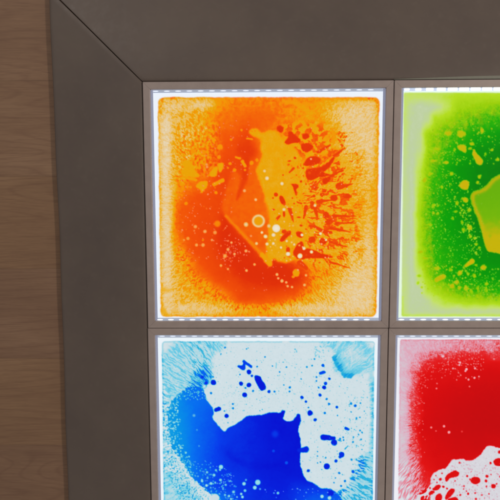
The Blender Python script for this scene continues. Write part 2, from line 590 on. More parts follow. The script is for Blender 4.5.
    for x, y, rx, ry in ((276, 194.7, 2, 2), (315.5, 188, 1.6, 1.6), (311, 191.5, 1.2, 1.2), (314, 196, 1.6, 1.3), (324, 191.5, 2.2, 1.3), (301, 181.5, 1.2, 1.2), (295, 158, 1.3, 1.3),
                         (289.5, 161, 1.7, .9), (273, 198, .8, 1), (292.5, 198, .8, .8), (294, 203.5, .8, .8), (305, 203, 1.6, .7), (321, 194.5, 1.2, 1.6), (284, 214, 1.4, 3.2), (301, 225.5, 1.5, 1.2),
                         (326, 215, 3.2, 3.4), (329, 222, 3.6, 2.6), (312, 239.5, 3.6, 3.2), (288, 250, 2, 3), (288, 208.5, 1.2, .8), (273.5, 209.5, 1.5, .8), (299, 217.5, 2, .8), (303, 168, .9, .9), (283, 175, .8, .8),
                         (306, 184, .8, .8), (318, 175, 1, .8), (284, 231.5, 2.5, 2.2), (303.5, 176, 0.6, 0.6), (292, 220, .6, .6), (306, 229, .8, .8), (340, 186, 4.5, 3.2), (334, 198, 3.8, 3.2), (347, 196, 4, 2.4)):
        F.put(F.ell(x, y, rx, ry), .76, .55)
    for q in ((289.5, 172.5, 293.5, 168.5, .9, 1.3), (311, 187, 316, 182, .4, 1), (318, 202, 322, 201, 2.3, 2.2), (322, 201, 334, 200, 1.4, .5), (312, 203, 312, 208, 2.2, 1.6), (306, 207, 304, 218, 2, .8),
              (290, 210, 293.5, 222, 2.2, .4), (280, 216, 277, 219, 1, 1.3), (315, 208, 317, 217, 2.2, 1), (309, 226, 315, 226.5, 1, 1.2), (315, 226.5, 322, 231, 1.2, 1.8), (322, 231, 331, 232.5, 1.8, 1.4),
              (297, 202, 301, 203.5, .5, .9), (306, 268, 300, 263, 2, 3), (334, 156, 345, 148, 1.6, .7), (318, 152, 330, 145, 1.6, 1), (331, 176, 343, 170, 1.6, .6), (338, 188, 352, 184, 2, .6), (330, 262, 350, 268, 1.2, .4),
              (330, 242, 347, 247, 1.6, .5), (331, 228, 350, 232, 1.8, .5), (333, 216, 354, 216, 1.7, .5), (336, 223, 356, 223, 1.4, .4)):
        F.put(F.cap(*q), .74, .6)
    F.scatter(90, (284, 160, 345, 262), .5, 1.6, .68, 30, k=.85)
    F.scatter(80, (272, 155, 330, 250), .35, .9, .62, 3, lambda x, y, R: R.random() < (x - 262) / 60, k=.75)
    # amber islands in the red, upper left
    for pts in ([(184, 160), (190, 160), (193, 166), (196, 172), (200, 175), (198, 177.5), (190, 177), (182, 174), (180, 171), (184, 168), (182, 164)],
                [(209, 173), (213, 168), (217, 166), (218, 171), (216, 177), (210, 177)],
                [(217, 163), (224, 162.5), (223, 168), (221, 173), (218, 170)],
                [(198, 183), (202, 181), (208, 181), (208, 186), (204, 190), (202, 194), (200, 189), (195, 187)]):
        s_ = F.poly(pts)
        F.put(s_, .375, 1.0)
    for q in ((183, 176.5, 196, 180, 1.1, 1.3), (242.5, 161.5, 245, 166, 1.7, 1.4), (214, 184.5, 222.5, 180.5, 1.7, 2.1), (236, 157, 240, 158.5, 1, 1), (212, 138, 215, 140, 1, 1.2), (247, 138.5, 252, 139, .8, .8)):
        F.put(F.cap(*q), .41, .8)
    for x, y, r in ((219, 157, 1.8), (230, 163.5, 1.6), (234.5, 170, 1.9), (245, 170, 1.2), (251.5, 163, 2.1), (216, 192.5, 1.6), (220, 147, 2.8), (241.5, 130, 1.1), (231, 139.5, 1.2), (203, 152, 2.4), (193, 151, 2.6),
                    (198, 158, 1.3), (206, 164, 1.5), (257, 160, 1.6), (186, 203.5, 1.7), (187, 187, 1.2), (191, 187, 1), (208, 176, 1.1), (228, 168, 1.1), (203, 240, 1)):
        F.put(F.ell(x, y, r), .46, .7)
    # air bubbles
    F.scatter(120, (176, 178, 232, 262), .35, .95, .5, 4, spark=.25, k=.75)
    F.scatter(70, (205, 235, 262, 275), .35, 1.0, .55, 5, lambda x, y, R: abs((x - 232) / 22) ** 2 + abs((y - 250) / 16) ** 2 < R.random(), spark=.3, k=.8)
    F.scatter(70, (200, 120, 252, 180), .35, .8, .56, 6, spark=.2, k=.7)
    F.scatter(70, (266, 205, 332, 262), .4, 1.2, .30, 8, spark=.6, k=.7)
    F.scatter(40, (220, 262, 312, 292), .35, .8, .6, 9, spark=.2, k=.7)
    F.scatter(60, (310, 120, 365, 270), .35, .8, .24, 10, spark=.5, k=.7)
    for x, y, r, t, sp_ in ((246, 224.5, 2.3, .35, .6), (269, 226, 1.9, .35, .5), (215, 232.5, 2, .5, .15), (212, 240, 1.3, .5, .2), (262, 232.5, 1.3, .2, .8), (265.5, 236.5, 1.9, .2, .85),
                            (256.5, 243.5, 1.5, .3, .55), (267, 244, 1.6, .2, .7), (251, 236, 1.1, .5, .2), (282, 183.7, 1.7, .2, .8), (284, 209.5, 1.6, .2, .6), (273.5, 235, 1.9, .15, .8), (273.3, 243.5, 1.3, .15, .8),
                            (288, 254, 2.1, .1, .95), (300, 256, 2.5, .1, .95), (302, 235, 1.4, .1, .85), (304, 248.5, 1.5, .1, .8), (311.5, 252, 1.6, .1, .85), (281, 247.5, 1.2, .2, .7), (286.7, 241, 1.1, .2, .6),
                            (294.2, 244.5, 1.1, .2, .6), (320.5, 233.5, 1.4, .1, .8), (326, 240, 1.1, .15, .7), (267, 178.3, 1.9, .2, .75), (264.5, 171, 1.4, .25, .5), (244.5, 190.7, 1.6, .46, .3), (255.7, 199.7, 1.4, .4, .5),
                            (277, 274.5, 1.5, .4, .35), (282, 281, 1.7, .4, .35), (278.3, 278.3, 1.2, .45, .3), (286.3, 282.4, 1.2, .4, .3), (287.6, 286.2, 1.2, .4, .3), (292, 287, 1.2, .4, .3), (306, 275.3, 1.2, .4, .3),
                            (304.5, 285, 1.5, .4, .3), (195.3, 226.7, 1.8, .48, .2), (205, 231.5, 1.8, .46, .25), (203, 245, 1.9, .46, .2), (196.5, 245, 1.6, .46, .2), (188, 238.5, 1.7, .46, .1), (184, 240, 1.1, .46, .1),
                            (228, 249.5, 1.6, .45, .25), (225, 256, 2, .45, .2), (234.5, 254, 1.3, .45, .3), (246, 251, 1.6, .45, .3), (254.5, 264.5, 1.3, .42, .2), (231.5, 242.5, 1.2, .42, .3), (221, 265.5, 1.3, .42, .2),
                            (228, 269, 1.1, .42, .2), (246.5, 270.5, 1.4, .42, .3), (207, 167, 1.4, .5, .2), (206.5, 164.5, 1.2, .5, .2), (315, 205.5, 1.4, .2, .7), (311, 159, .9, .4, .5), (298, 270, .9, .4, .3)):
        F.bubble(x, y, r, t, sp_)
    # large soft bubble, white bubble and amber bubble
    rb = F.ell(258.5, 221, 6.3, warp=.15)
    F.put(rb, .40, 1.0)
    F.rim(rb, .24, .95, off=-.9, k=.95)
    ix, d = rb
    F.B[ix] = np.maximum(F.B[ix], .42 * np.exp(-((d + .9) / .8) ** 2))
    F.bubble(276.3, 228.3, 3.9, .05, 1.0)
    F.B[F.ell(276.3, 228.3, 3.3, warp=0)[0]] *= 1
    rb = F.ell(217.4, 223.7, 3.1, warp=.15)
    F.put(rb, .50, .8)
    F.rim(rb, .60, .7, off=-.2, k=.5)
    F.put(F.ell(296, 273, 3.6, 3.9, warp=.6), .40, .8)
    F.put(F.ell(293, 277, 1.4), .44, .8)
    # amber line bands top
    F.put(F.cap(284, 101, 296, 103, 1.6, 2.2), .37, 2, k=.6)
    F.put(F.cap(296, 103, 311, 114, 2.2, 2), .36, 2, k=.6)
    # dye concentrated in a line round the pad
    d = outline(F, 157.6, 97.0, 379.6, 317, 6, .8, sk=.0135)
    nz = 4 * fbm(X / 18, Y / 18, 79) + 1.5 * fbm(X / 3, Y / 3, 80)
    dl, dr, dt, db = X - 158, 379 - X, Y - 97, 317 - Y
    m = np.maximum.reduce([
        .95 * sstep(20, 8, dl + nz) * sstep(8, 30, Y - 97),
        (.85 - .55 * np.exp(-((Y - 205) / 38) ** 2)) * sstep(24, 9, dr + nz),
        .8 * sstep(19, 8, db + nz) * (1 - .7 * np.exp(-((X - 255) / 32) ** 2)),
        .75 * sstep(16, 7, dt + nz) * sstep(226, 205, X) * sstep(160, 172, X),
        .72 * sstep(56, 18, np.hypot(dr - 8, (dt - 14) * .8) + 3 * nz), .85 * sstep(54, 20, np.hypot(dr - 8, db - 14) + 2 * nz)])
    m = m * sstep(1.5, 5, -d) * (F.T < .6)
    F.T = F.T * (1 - m) + (.155 - .06 * sstep(175, 162, X) + .06 * fine + .05 * vein + .04 * fbm(X / 9, Y / 9, 81)) * m
    F.T = F.T + .10 * np.exp(-((d + 1.0) / .9) ** 2) * (F.T < .40) * (1 + fbm(X / 6, Y / 6, 76)) + .05 * np.exp(-((d + 4) / 3.) ** 2) * (F.T < .42)
    F.T = F.T + .20 * sstep(.0, .3, fbm(X / 5, Y / 5, 77)) * (np.hypot(X - 163, Y - 104) < 15) * sstep(-9, -2, d) * (F.T < .5)
    F.T = F.T + .20 * sstep(.0, .3, fbm(X / 4, Y / 4, 78)) * (np.hypot(X - 375, Y - 103) < 9) * sstep(-7, -2, d) * (F.T < .5)
    F.put(F.cap(160, 290, 172, 290, 3.0, 1.5), .36, 2.2, k=.6)
    F.put(F.cap(163, 310, 166, 315, 3.0, 2), .36, 2.2, k=.7)
    F.W = 1 - sstep(-.7, .7, d)


def paint_blue(F):
    X, Y = F.X, F.Y
    n1 = fbm(X / 4.5 + fbm(X / 9, Y / 9, 105), Y / 4.5 + fbm(X / 9, Y / 9, 106), 107, 3)
    T = np.full(X.shape, .035) + .012 * fbm(X / 12, Y / 12, 108)
    T = T + .02 * sstep(.25, .4, fbm(X / 1.6, Y / 1.6, 109, 2))
    pr, r, th = F.polar(262, 430, 360, 18, 111, 1.3)
    pr2, _, _ = F.polar(262, 430, 560, 7, 113, 1.8)
    fine = fbm(X / 1.5, Y / 1.5, 114, 2)
    streak = 2.2 * (sstep(-.15, .35, pr + .8 * pr2 + .2 * fine) - .5) + .3 * fine

    def region(pts, base, amp, soft, k=1.0, nz=4.0):
        ix, d = F.poly(pts, m=8)
        d = d + nz * n1[ix]
        a = (1 - sstep(-soft, soft, d)) * k
        val = base + amp * streak[ix] + .06 * n1[ix]
        T[ix] = T[ix] * (1 - a) + np.clip(val, .02, 1) * a
    # pale gel over the sides
    region([(160, 341), (228, 341), (225, 348), (214, 354), (210, 366), (212, 378), (204, 386), (192, 386), (182, 392), (172, 400), (164, 410), (160, 400)], .18, .07, 3)
    region([(190, 344), (212, 344), (210, 352), (209, 366), (212, 376), (206, 386), (196, 392), (188, 380), (192, 362)], .23, .12, 6, .7)
    region([(197, 370), (209, 366), (213, 376), (207, 384), (200, 390), (188, 392), (190, 380)], .52, .20, 3, .85)
    region([(318, 340), (374, 340), (374, 372), (362, 374), (352, 376), (344, 377), (334, 372), (333, 360), (336, 352), (322, 346)], .17, .06, 3)
    R = random.Random(5)
    for k in range(26):
        u = k / 25
        x0, y0 = 333.5 + 17 * u ** 1.3, 357 + 19 * min(1, u * 1.35) + R.uniform(-1, 1.5)
        L = R.uniform(4, 9)
        aa = math.radians(-50 + R.uniform(-14, 14))
        for ll, t_, kk in ((2.2, .22, .6), (1.3, .31, .7), (.5, R.uniform(.36, .56), .85)):
            ix, d = F.cap(x0, y0, x0 + L * ll * math.cos(aa), y0 + L * ll * math.sin(aa), R.uniform(.9, 1.6), .25)
            a = (1 - sstep(-.8, .9, d)) * kk
            T[ix] = T[ix] * (1 - a) + t_ * a
    region([(342, 348), (354, 347), (360, 356), (355, 364), (347, 361)], .09, .03, 7, .7)
    region([(368, 370), (375, 370), (375, 470), (367, 470), (370, 440), (371, 400)], .22, .08, 2, .9, 2)
    region([(362, 455), (375, 452), (376, 560), (340, 560), (332, 505), (345, 496), (354, 480), (358, 466)], .24, .10, 3.0)
    region([(358, 456), (366, 458), (364, 470), (356, 476), (352, 488), (344, 492), (338, 502), (330, 503), (335, 493), (348, 487), (352, 476), (357, 466)], .42, .26, 3, .9)
    region([(158, 385), (170, 388), (168, 410), (168, 440), (178, 462), (192, 488), (212, 510), (212, 560), (158, 560)], .14, .10, 3, .9)
    region([(158, 470), (180, 475), (200, 495), (205, 560), (158, 560)], .19, .05, 5, .8)
    # crumbly specks on the left shore
    sp = fbm(X / 1.9, Y / 1.9, 121, 2)
    ix, d = F.poly([(160, 395), (172, 398), (170, 440), (182, 465), (200, 488), (214, 502), (200, 520), (180, 500), (165, 470), (160, 430)], m=6)
    a = (1 - sstep(-4, 5, d))
    T[ix] += a * .26 * sstep(.10, .3, sp[ix])
    # main royal-blue pool
    body = [(167, 413), (170, 402), (178, 394), (187, 388), (196, 386), (203, 389), (206, 397), (208, 403), (212, 406), (214, 412), (212, 417), (214, 421), (218, 425), (222, 430), (225, 432), (227.5, 428), (237, 424),
            (243, 419), (248, 415.5), (258, 415.5), (266, 414), (272, 412), (280, 413), (282, 410), (285, 410.5), (285, 413), (283, 417), (284, 420), (288, 422), (293, 420.5), (296, 417), (297, 413.5), (300, 414), (301, 418),
            (300.5, 423), (298, 427), (298, 432), (300.5, 438), (301, 448), (300, 456), (300, 465), (303, 474), (306, 480), (315, 484), (321, 489), (326, 488), (333, 490), (338, 494), (344, 503), (338, 515), (320, 526),
            (290, 534), (260, 536), (236, 524), (222, 508), (216, 500), (210, 493), (203, 487), (194, 480), (187, 471), (183, 462), (176, 454), (171, 446), (168, 432)]
    ix, d = F.poly(body, warp=1, rnd_it=2, m=6)
    x, y = X[ix], Y[ix]
    shore = sstep(215, 190, x) + sstep(470, 500, y) * sstep(240, 210, x)
    d = d + 1.5 * np.clip(shore, 0, 1) * fbm(x / 3, y / 3, 131, 3) * 2
    g = .46 + .16 * sstep(166, 198, x - .10 * (y - 420)) + .22 * sstep(186, 240, x + .15 * (y - 420)) + .12 * sstep(225, 285, x)
    g = g - .26 * sstep(470, 508, y) * sstep(268, 330, x) - .05 * sstep(455, 500, y)
    g = g - .20 * sstep(485, 500, y) * sstep(245, 212, x) + .03 * fbm(x / 22, y / 22, 133)
    band = np.exp(-((y - (452 + .35 * (x - 225) + 5 * np.sin((x - 225) / 13))) / 5) ** 2) * sstep(215, 230, x) * sstep(330, 260, x)
    g = g + .035 * band
    a = 1 - sstep(-.75, .75, d)
    T[ix] = T[ix] * (1 - a) + g * a
    F.T = T
    F.put(F.cap(299, 450.5, 306, 449.5, 2.0, 3.0), .88, .8)
    # droplets
    blue = ((213.5, 382.5, 2.7), (249, 372, 2.3), (252, 376, 1.3), (241, 383.5, 2.1), (249, 385, 2.3), (238.3, 366.5, 1), (257, 366.5, .8), (265, 357, .8), (240, 374.5, .8), (253, 391, 1.1), (269, 391.5, 1.6), (274.5, 391.5, 1),
            (279.5, 372, .8), (286.5, 367.2, .8), (290, 387.3, 1.1), (289.5, 391.5, .9), (307, 367, 1), (312, 365.5, .9), (314.5, 359, .9), (323, 365.5, 1.5), (329.5, 378.7, 1.3), (316.5, 377, .9), (316.5, 381, .8),
            (325.5, 383.5, 1.7), (324.2, 387.5, 2), (318.7, 387.5, .8), (211, 393, 1.2), (244.7, 394.8, 2.5), (262, 389.5, 1.5), (226.5, 416, 2.1), (233, 404, .9), (233, 408.2, 1), (224.5, 411, .7), (302, 397.5, 1.7),
            (306, 401.7, 1.3), (310, 413, 2.8), (315.2, 419.8, 1.6), (320, 395, 1.5), (326.5, 399, 1.1), (325, 413, 1.2), (329, 404, 1.2), (308.5, 407.5, .8), (337, 407, 1.3), (351, 403.5, 1.2), (355.2, 405.7, 1.3),
            (360.5, 403, .8), (356.5, 418, 1), (360, 417.3, .8), (351, 412, .8), (334.2, 442.6, 3.1), (340, 439, 1), (343.5, 440, .8), (343, 437.5, .7), (360, 430.5, .9), (362, 432.5, .9), (353, 442, 1), (353.5, 437, .8),
            (358.5, 434.5, .7), (361, 439.5, .8), (337.5, 415.5, .7), (308.5, 470.6, 1.5), (326.7, 466.3, 3), (325.5, 457.8, .8), (317.5, 463, .6), (336, 461, 1.6), (339.2, 473, 1.1), (353, 471.5, 1.6), (345, 481, 1.2),
            (330.5, 493, 3), (341.5, 454.3, 2.6), (351.5, 459.5, 1), (341, 486, 1), (334, 482.5, .7), (335.5, 478, .7), (317.6, 451.5, .6), (317.5, 456, .6), (320.5, 462, .7), (301, 379, .6), (284, 385, .6),
            (272.5, 366, .6), (246.5, 349, .7), (245.5, 388, 1), (202.5, 377, 1.5), (206, 383, 1.8), (225, 347.5, .9), (221, 354, .6), (213, 377, .8))
    for x, y, r in blue:
        t = .9 if r > 1.8 else (.83 if r > 1.2 else .62)
        if x > 345 or y < 372 and x > 300:
            t -= .1
        F.drop(x, y, r, t)
    for q, t in (((244, 361.5, 251, 366.5, 1.5, 1.4), .78), ((239, 366.5, 243, 368, 1.2, 2.4), .82), ((243, 368, 244.5, 363, 2, 1.2), .8), ((256.5, 377, 258, 379, 2, 3), .9), ((258, 379, 262.5, 387, 3.2, 3.5), .93),
                 ((216, 410, 219, 408.8, 1.9, 2.1), .9), ((320.5, 373.3, 324, 372.3, 1.4, 1.5), .78), ((323, 437.3, 329, 437.8, 2.9, 2.5), .92), ((329, 438, 334, 438.2, 2.2, 1.7), .9), ((345.5, 428.3, 348.2, 429.5, 1.3, 1.1), .8),
                 ((340, 457, 342, 455, 1.4, 2.2), .85), ((345, 449, 348, 446, .5, .4), .5), ((341, 441, 338, 440, .5, .5), .6), ((276.5, 363, 276, 368, .35, .3), .3)):
        F.put(F.cap(*q), t, .6)
    F.scatter(26, (315, 345, 324, 357), .4, 1.2, .3, 40, k=.8)
    F.scatter(300, (214, 348, 372, 480), .25, .62, lambda R: R.uniform(.2, .65), 41, lambda x, y, R: F_at(F, x, y) < .1, k=.75)
    F.scatter(420, (214, 345, 368, 480), .2, .4, lambda R: R.uniform(.12, .35), 39, lambda x, y, R: F_at(F, x, y) < .1, k=.7)
    F.scatter(60, (222, 385, 250, 412), .25, .55, lambda R: R.uniform(.1, .3), 42, lambda x, y, R: F_at(F, x, y) < .1, k=.75)
    F.scatter(50, (345, 395, 368, 450), .3, .7, lambda R: R.uniform(.3, .7), 43, lambda x, y, R: F_at(F, x, y) < .2, k=.75)
    # bubbles and clear nicks
    for x, y, r, t, s_ in ((194, 415.5, 1.5, .45, .3), (197, 430, .9, .5, .1), (199, 446, .9, .5, .1), (221, 467, 2.2, .2, .5), (220, 469.8, 1, .25, .4), (216, 470.2, 1.1, .3, .3), (214, 475.2, 1.4, .2, .5), (220.6, 480, 1.4, .25, .4),
                           (244, 483.7, 1.8, .2, .5), (257.7, 482.4, 2.7, .2, .45), (254.8, 487.6, 1.9, .2, .5), (260, 489, 1, .5, .2), (233.5, 492, 1.4, .3, .5), (245, 490.6, 1.4, .3, .4), (241.2, 494, 1.2, .2, .6), (225.7, 484.8, 1.1, .3, .4),
                           (225, 495, 1.1, .3, .4), (229, 496, 1.1, .2, .5), (223, 488, .9, .4, .3), (246, 480, 1, .4, .2), (234.5, 486, 1, .55, .1), (278, 493, 1.3, .3, .4), (274, 493, .8, .5, .2), (322, 496.4, 1.7, .15, .6),
                           (329.5, 498, 1.8, .15, .5), (211, 483.5, 1.4, .2, .5), (213.5, 475, 1, .3, .4), (207, 472.3, 1.2, .3, .4), (207.5, 478, 1, .3, .3), (242.5, 497, 1.3, .2, .6), (231, 499, 1, .2, .6), (237, 497, .8, .3, .5),
                           (286.5, 462.8, 1.6, .72, 0), (273.5, 451, 1.4, .75, 0), (215.2, 482.5, .9, .3, .4), (202, 481, 1.2, .15, .5), (206.5, 485.5, 1.3, .1, .6)):
        F.bubble(x, y, r, t, s_)
    F.scatter(260, (166, 388, 222, 502), .35, 1.1, .14, 49, lambda x, y, R: .40 < F_at(F, x, y) < .60 and x < 176 + max(0, y - 440) * .75 + 6 * R.random(), spark=.3, k=.85)
    F.put(F.ell(275, 434, 3.2, warp=.1), .74, 2.6, k=.7)
    F.put(F.ell(215, 498, 4.6, 4.2), .06, 1)
    F.scatter(160, (180, 450, 236, 500), .3, .9, .25, 44, lambda x, y, R: F_at(F, x, y) > .4 and y > 458 + (x - 185) * .35 - 6 * R.random(), spark=.35, k=.75)
    F.scatter(70, (172, 388, 212, 400), .3, .8, .15, 45, lambda x, y, R: F_at(F, x, y) > .3, spark=.3, k=.8)
    F.scatter(60, (262, 488, 340, 520), .3, .8, .35, 46, spark=.3, k=.6)
    F.scatter(90, (176, 400, 300, 480), .3, .6, .62, 47, lambda x, y, R: x < 215, k=.3)
    F.scatter(120, (200, 500, 350, 550), .4, 2.2, .15, 48, spark=.3, k=.8)
    # pad edge
    d = outline(F, 161.5, 341, 374.8, 556, 3, .6, sk=.012)
    F.T = F.T + .12 * np.exp(-((d + .9) / .8) ** 2) * (F.T < .5) * sstep(-.3, .1, fbm(X / 10, Y / 10, 150) + .15)
    F.W = .12 + .88 * (1 - sstep(-.6, .6, d))
    F.T = np.where(d > 0, np.minimum(F.T, .02), F.T)


def F_at(F, x, y):
    if not hasattr(F, '_x0'):
        F._x0, F._y0 = F.X[0, 0], F.Y[0, 0]
        F._dx = (F.X[0, -1] - F.X[0, 0]) / (F.X.shape[1] - 1)
        F._dy = (F.Y[-1, 0] - F.Y[0, 0]) / (F.X.shape[0] - 1)
    n0, n1 = F.X.shape
    j = int(min(max((x - F._x0) / F._dx, 0), n1 - 1))
    i = int(min(max((y - F._y0) / F._dy, 0), n0 - 1))
    return F.T[i, j]


def paint_red(F):
    X, Y = F.X, F.Y
    xs = [398, 406.5, 414, 423, 438, 460, 480, 500, 560, 600, 630]
    ys = [336, 348, 356, 364, 376, 390, 405, 425, 445, 462, 478, 500, 530, 560]
    V = [[.10, .16, .18, .16, .20, .24, .26, .30, .30, .2, .1],
         [.10, .16, .17, .20, .22, .34, .36, .44, .40, .2, .1],
         [.10, .16, .18, .34, .42, .60, .62, .52, .60, .2, .1],
         [.10, .16, .20, .55, .70, .72, .80, .78, .80, .3, .1],
         [.10, .18, .38, .74, .80, .80, .88, .90, .90, .4, .1],
         [.10, .16, .46, .80, .86, .90, .94, .95, .90, .4, .1],
         [.10, .18, .50, .84, .90, .95, .98, .99, .90, .5, .1],
         [.10, .18, .62, .86, .92, .97, .99, 1.0, .90, .5, .1],
         [.10, .15, .50, .80, .88, .92, .95, .92, .80, .4, .1],
         [.10, .14, .36, .72, .84, .86, .86, .84, .70, .3, .1],
         [.10, .14, .28, .62, .80, .80, .80, .80, .50, .2, .1],
         [.10, .14, .22, .35, .50, .60, .60, .60, .40, .2, .1],
         [.10, .14, .18, .25, .30, .30, .30, .30, .30, .2, .1],
         [.10, .12, .12, .12, .12, .12, .12, .12, .12, .1, .1]]
    T = F.grid(xs, ys, V)
    g0 = T.copy()
    n1 = fbm(X / 3.4, Y / 3.4, 207, 3)
    fine = fbm(X / 1.5, Y / 1.5, 208, 2)
    pr, r, th = F.polar(452, 424, 330, 8, 211, 1.1)
    edge = np.exp(-((g0 - .42) / .17) ** 2)
    pr2, _, _ = F.polar(452, 424, 520, 5, 213, 1.2)
    vein = sstep(-.2, .4, pr + .6 * pr2 + .3 * fine) - .5
    dn = sstep(395, 430, Y)
    T = T + edge * ((.20 - .08 * dn) * n1 + (.10 + .20 * dn) * vein + (.20 - .08 * dn) * fine) + .02 * n1 * (g0 < .25) + (.03 * pr + .03 * fine) * (g0 < .3)
    F.T = T
    # left fringe of streaks lower down
    z = sstep(426, 410, X) * sstep(455, 475, Y)
    F.T = F.T + z * .16 * np.tanh(2.5 * pr)
    # clear bay at the bottom
    bay = [(424, 490), (427, 487), (430, 483), (431, 476), (436, 471), (441, 469), (446, 468.5), (449.5, 463), (452.5, 459), (457, 459.5), (463, 458.5), (467, 461), (474, 459.5), (480, 455.5), (484, 449), (488, 445.5), (493, 445.5),
           (498, 448), (506, 448), (520, 452), (545, 470), (560, 500), (560, 530), (480, 545), (420, 540), (405, 520), (412, 500)]
    sh = F.poly(bay, m=8, rnd_it=2)
    ix, d = sh
    x, y = X[ix], Y[ix]
    a, _, _ = F.polar(440, 478, 44, 22, 221, .9)
    b, _, _ = F.polar(440, 478, 90, 12, 223, .9)
    left = sstep(436, 424, x) * sstep(476, 486, y)
    fing = sstep(.02, .16, a[ix] + .5 * b[ix]) * left
    base = .03 + .02 * fine[ix]
    val = base + fing * (.55 + .25 * sstep(410, 425, x))
    k = 1 - sstep(-.8, .8, d + left * 3 * n1[ix])
    F.T[ix] = F.T[ix] * (1 - k) + val * k
    red = [([(445, 481), (445.5, 476.5), (450, 472.5), (455, 470), (459, 471.5), (459, 475.5), (455, 477), (450, 478), (447, 481.5)], .80),
           ([(445, 499), (446, 494), (450, 489), (454, 488), (455, 491), (451, 496), (447, 500)], .80),
           ([(447, 500), (452, 497), (457, 497), (459, 501), (456, 506), (450, 507)], .80),
           ([(432, 489), (436, 485.5), (440, 484.5), (441, 487), (438, 490), (434, 491)], .78),
           ([(435, 500), (436, 495), (440, 493), (442.5, 496), (441, 501), (437, 503)], .78),
           ([(428, 493), (432, 490.5), (435, 491.5), (433, 494), (429, 495.5)], .76)]
    for pts, t in red:
        F.put(F.poly(pts, warp=.8), t, .7)
    for x, y, rx, ry in ((475.5, 480.5, 4.7, 3.8), (498.5, 462.2, 4.9, 4), (493.5, 486.2, 2.4, 2.2), (520, 490, 5, 4), (510, 476, 3, 2.5)):
        F.put(F.ell(x, y, rx, ry), .84, .6)
    for x, y, r in ((486, 481, 1.4), (487, 476.3, 1.4), (490.5, 463, 1.2), (467.2, 476, 1.1), (468.2, 493.6, 1.2), (459.5, 462.6, 1), (476, 499, 1.1), (460.3, 495, 1), (440.3, 479.3, 1.5), (443.5, 487, 1.2), (430, 488, 1), (447, 488.5, 1),
                    (441.8, 473.5, .8), (436, 475.5, .7), (443, 486.8, 1.1), (464, 486, .9), (470, 479.5, 1), (486.5, 486.3, .9), (496.5, 483.8, .9), (499.5, 452, 1.6), (475, 493, .9), (466.5, 491, .8), (491, 474.5, .7), (455, 481, .8),
                    (437, 482.5, .9), (434, 479.5, .7), (463.5, 489, .7), (482, 495, .8), (489, 494, .7), (440, 498, 1.2)):
        F.drop(x, y, r, .74 if r > 1 else .6)
    F.scatter(240, (436, 462, 500, 500), .25, .62, lambda R: R.uniform(.2, .6), 61, lambda x, y, R: F_at(F, x, y) < .12, k=.7)
    F.scatter(150, (500, 455, 560, 530), .3, 1.6, .7, 62, lambda x, y, R: F_at(F, x, y) < .12, k=.7)
    # bubbles
    for x, y, r, t, s_ in ((431.3, 427.5, 1.1, .4, .4), (444, 426.2, 1.3, .3, .5), (449, 432.2, 1.5, .3, .6), (436, 431, .8, .5, .2), (462, 431.5, 1, .65, .1), (436.5, 388.5, .9, .4, .4), (469.6, 386.5, .9, .5, .3), (465.5, 371, 1, .2, .8),
                           (468.5, 379.5, 1.1, .3, .6), (474.5, 377.8, 1.1, .2, .8), (460, 362.5, 1.1, .2, .9), (459.3, 365, 1, .2, .8), (453, 368.5, .9, .3, .6), (466, 378, .7, .4, .5), (494, 359, 1, .4, .4), (460.7, 375.2, .7, .4, .6),
                           (466.5, 369.3, 1.3, .15, .9), (475, 368.3, 1.1, .2, .7), (479, 376.6, .8, .3, .6), (443, 356.3, 1.2, .1, .6), (437, 383.5, .8, .5, .3)):
        F.bubble(x, y, r, t, s_)
    F.scatter(150, (440, 350, 484, 384), .3, .75, .35, 63, lambda x, y, R: R.random() < sstep(386, 358, np.array(y)), spark=.7, k=.7)
    F.scatter(170, (411, 362, 450, 400), .3, .75, .45, 64, lambda x, y, R: (x - 405) + (y - 350) < 22 + 42 * R.random(), spark=.45, k=.7)
    F.scatter(190, (409, 395, 428, 490), .3, .8, .35, 65, lambda x, y, R: x < 411 + 15 * R.random(), spark=.55, k=.75)
    F.scatter(60, (412, 380, 500, 460), .3, .55, .7, 66, k=.4)
    F.T[(np.hypot(X - 490, Y - 347) < 6)] *= .8
    d = outline(F, 399.6, 339.2, 640, 556, 2.5, .5, sk=-.010)
    F.T = F.T + .07 * np.exp(-((d + 1.2) / .6) ** 2) * (F.T < .4) * (1 + fbm(X / 8, Y / 8, 240))
    F.W = .1 + .9 * (1 - sstep(-.6, .6, d))
    F.T = np.where(d > 0, np.minimum(F.T, .03), F.T)


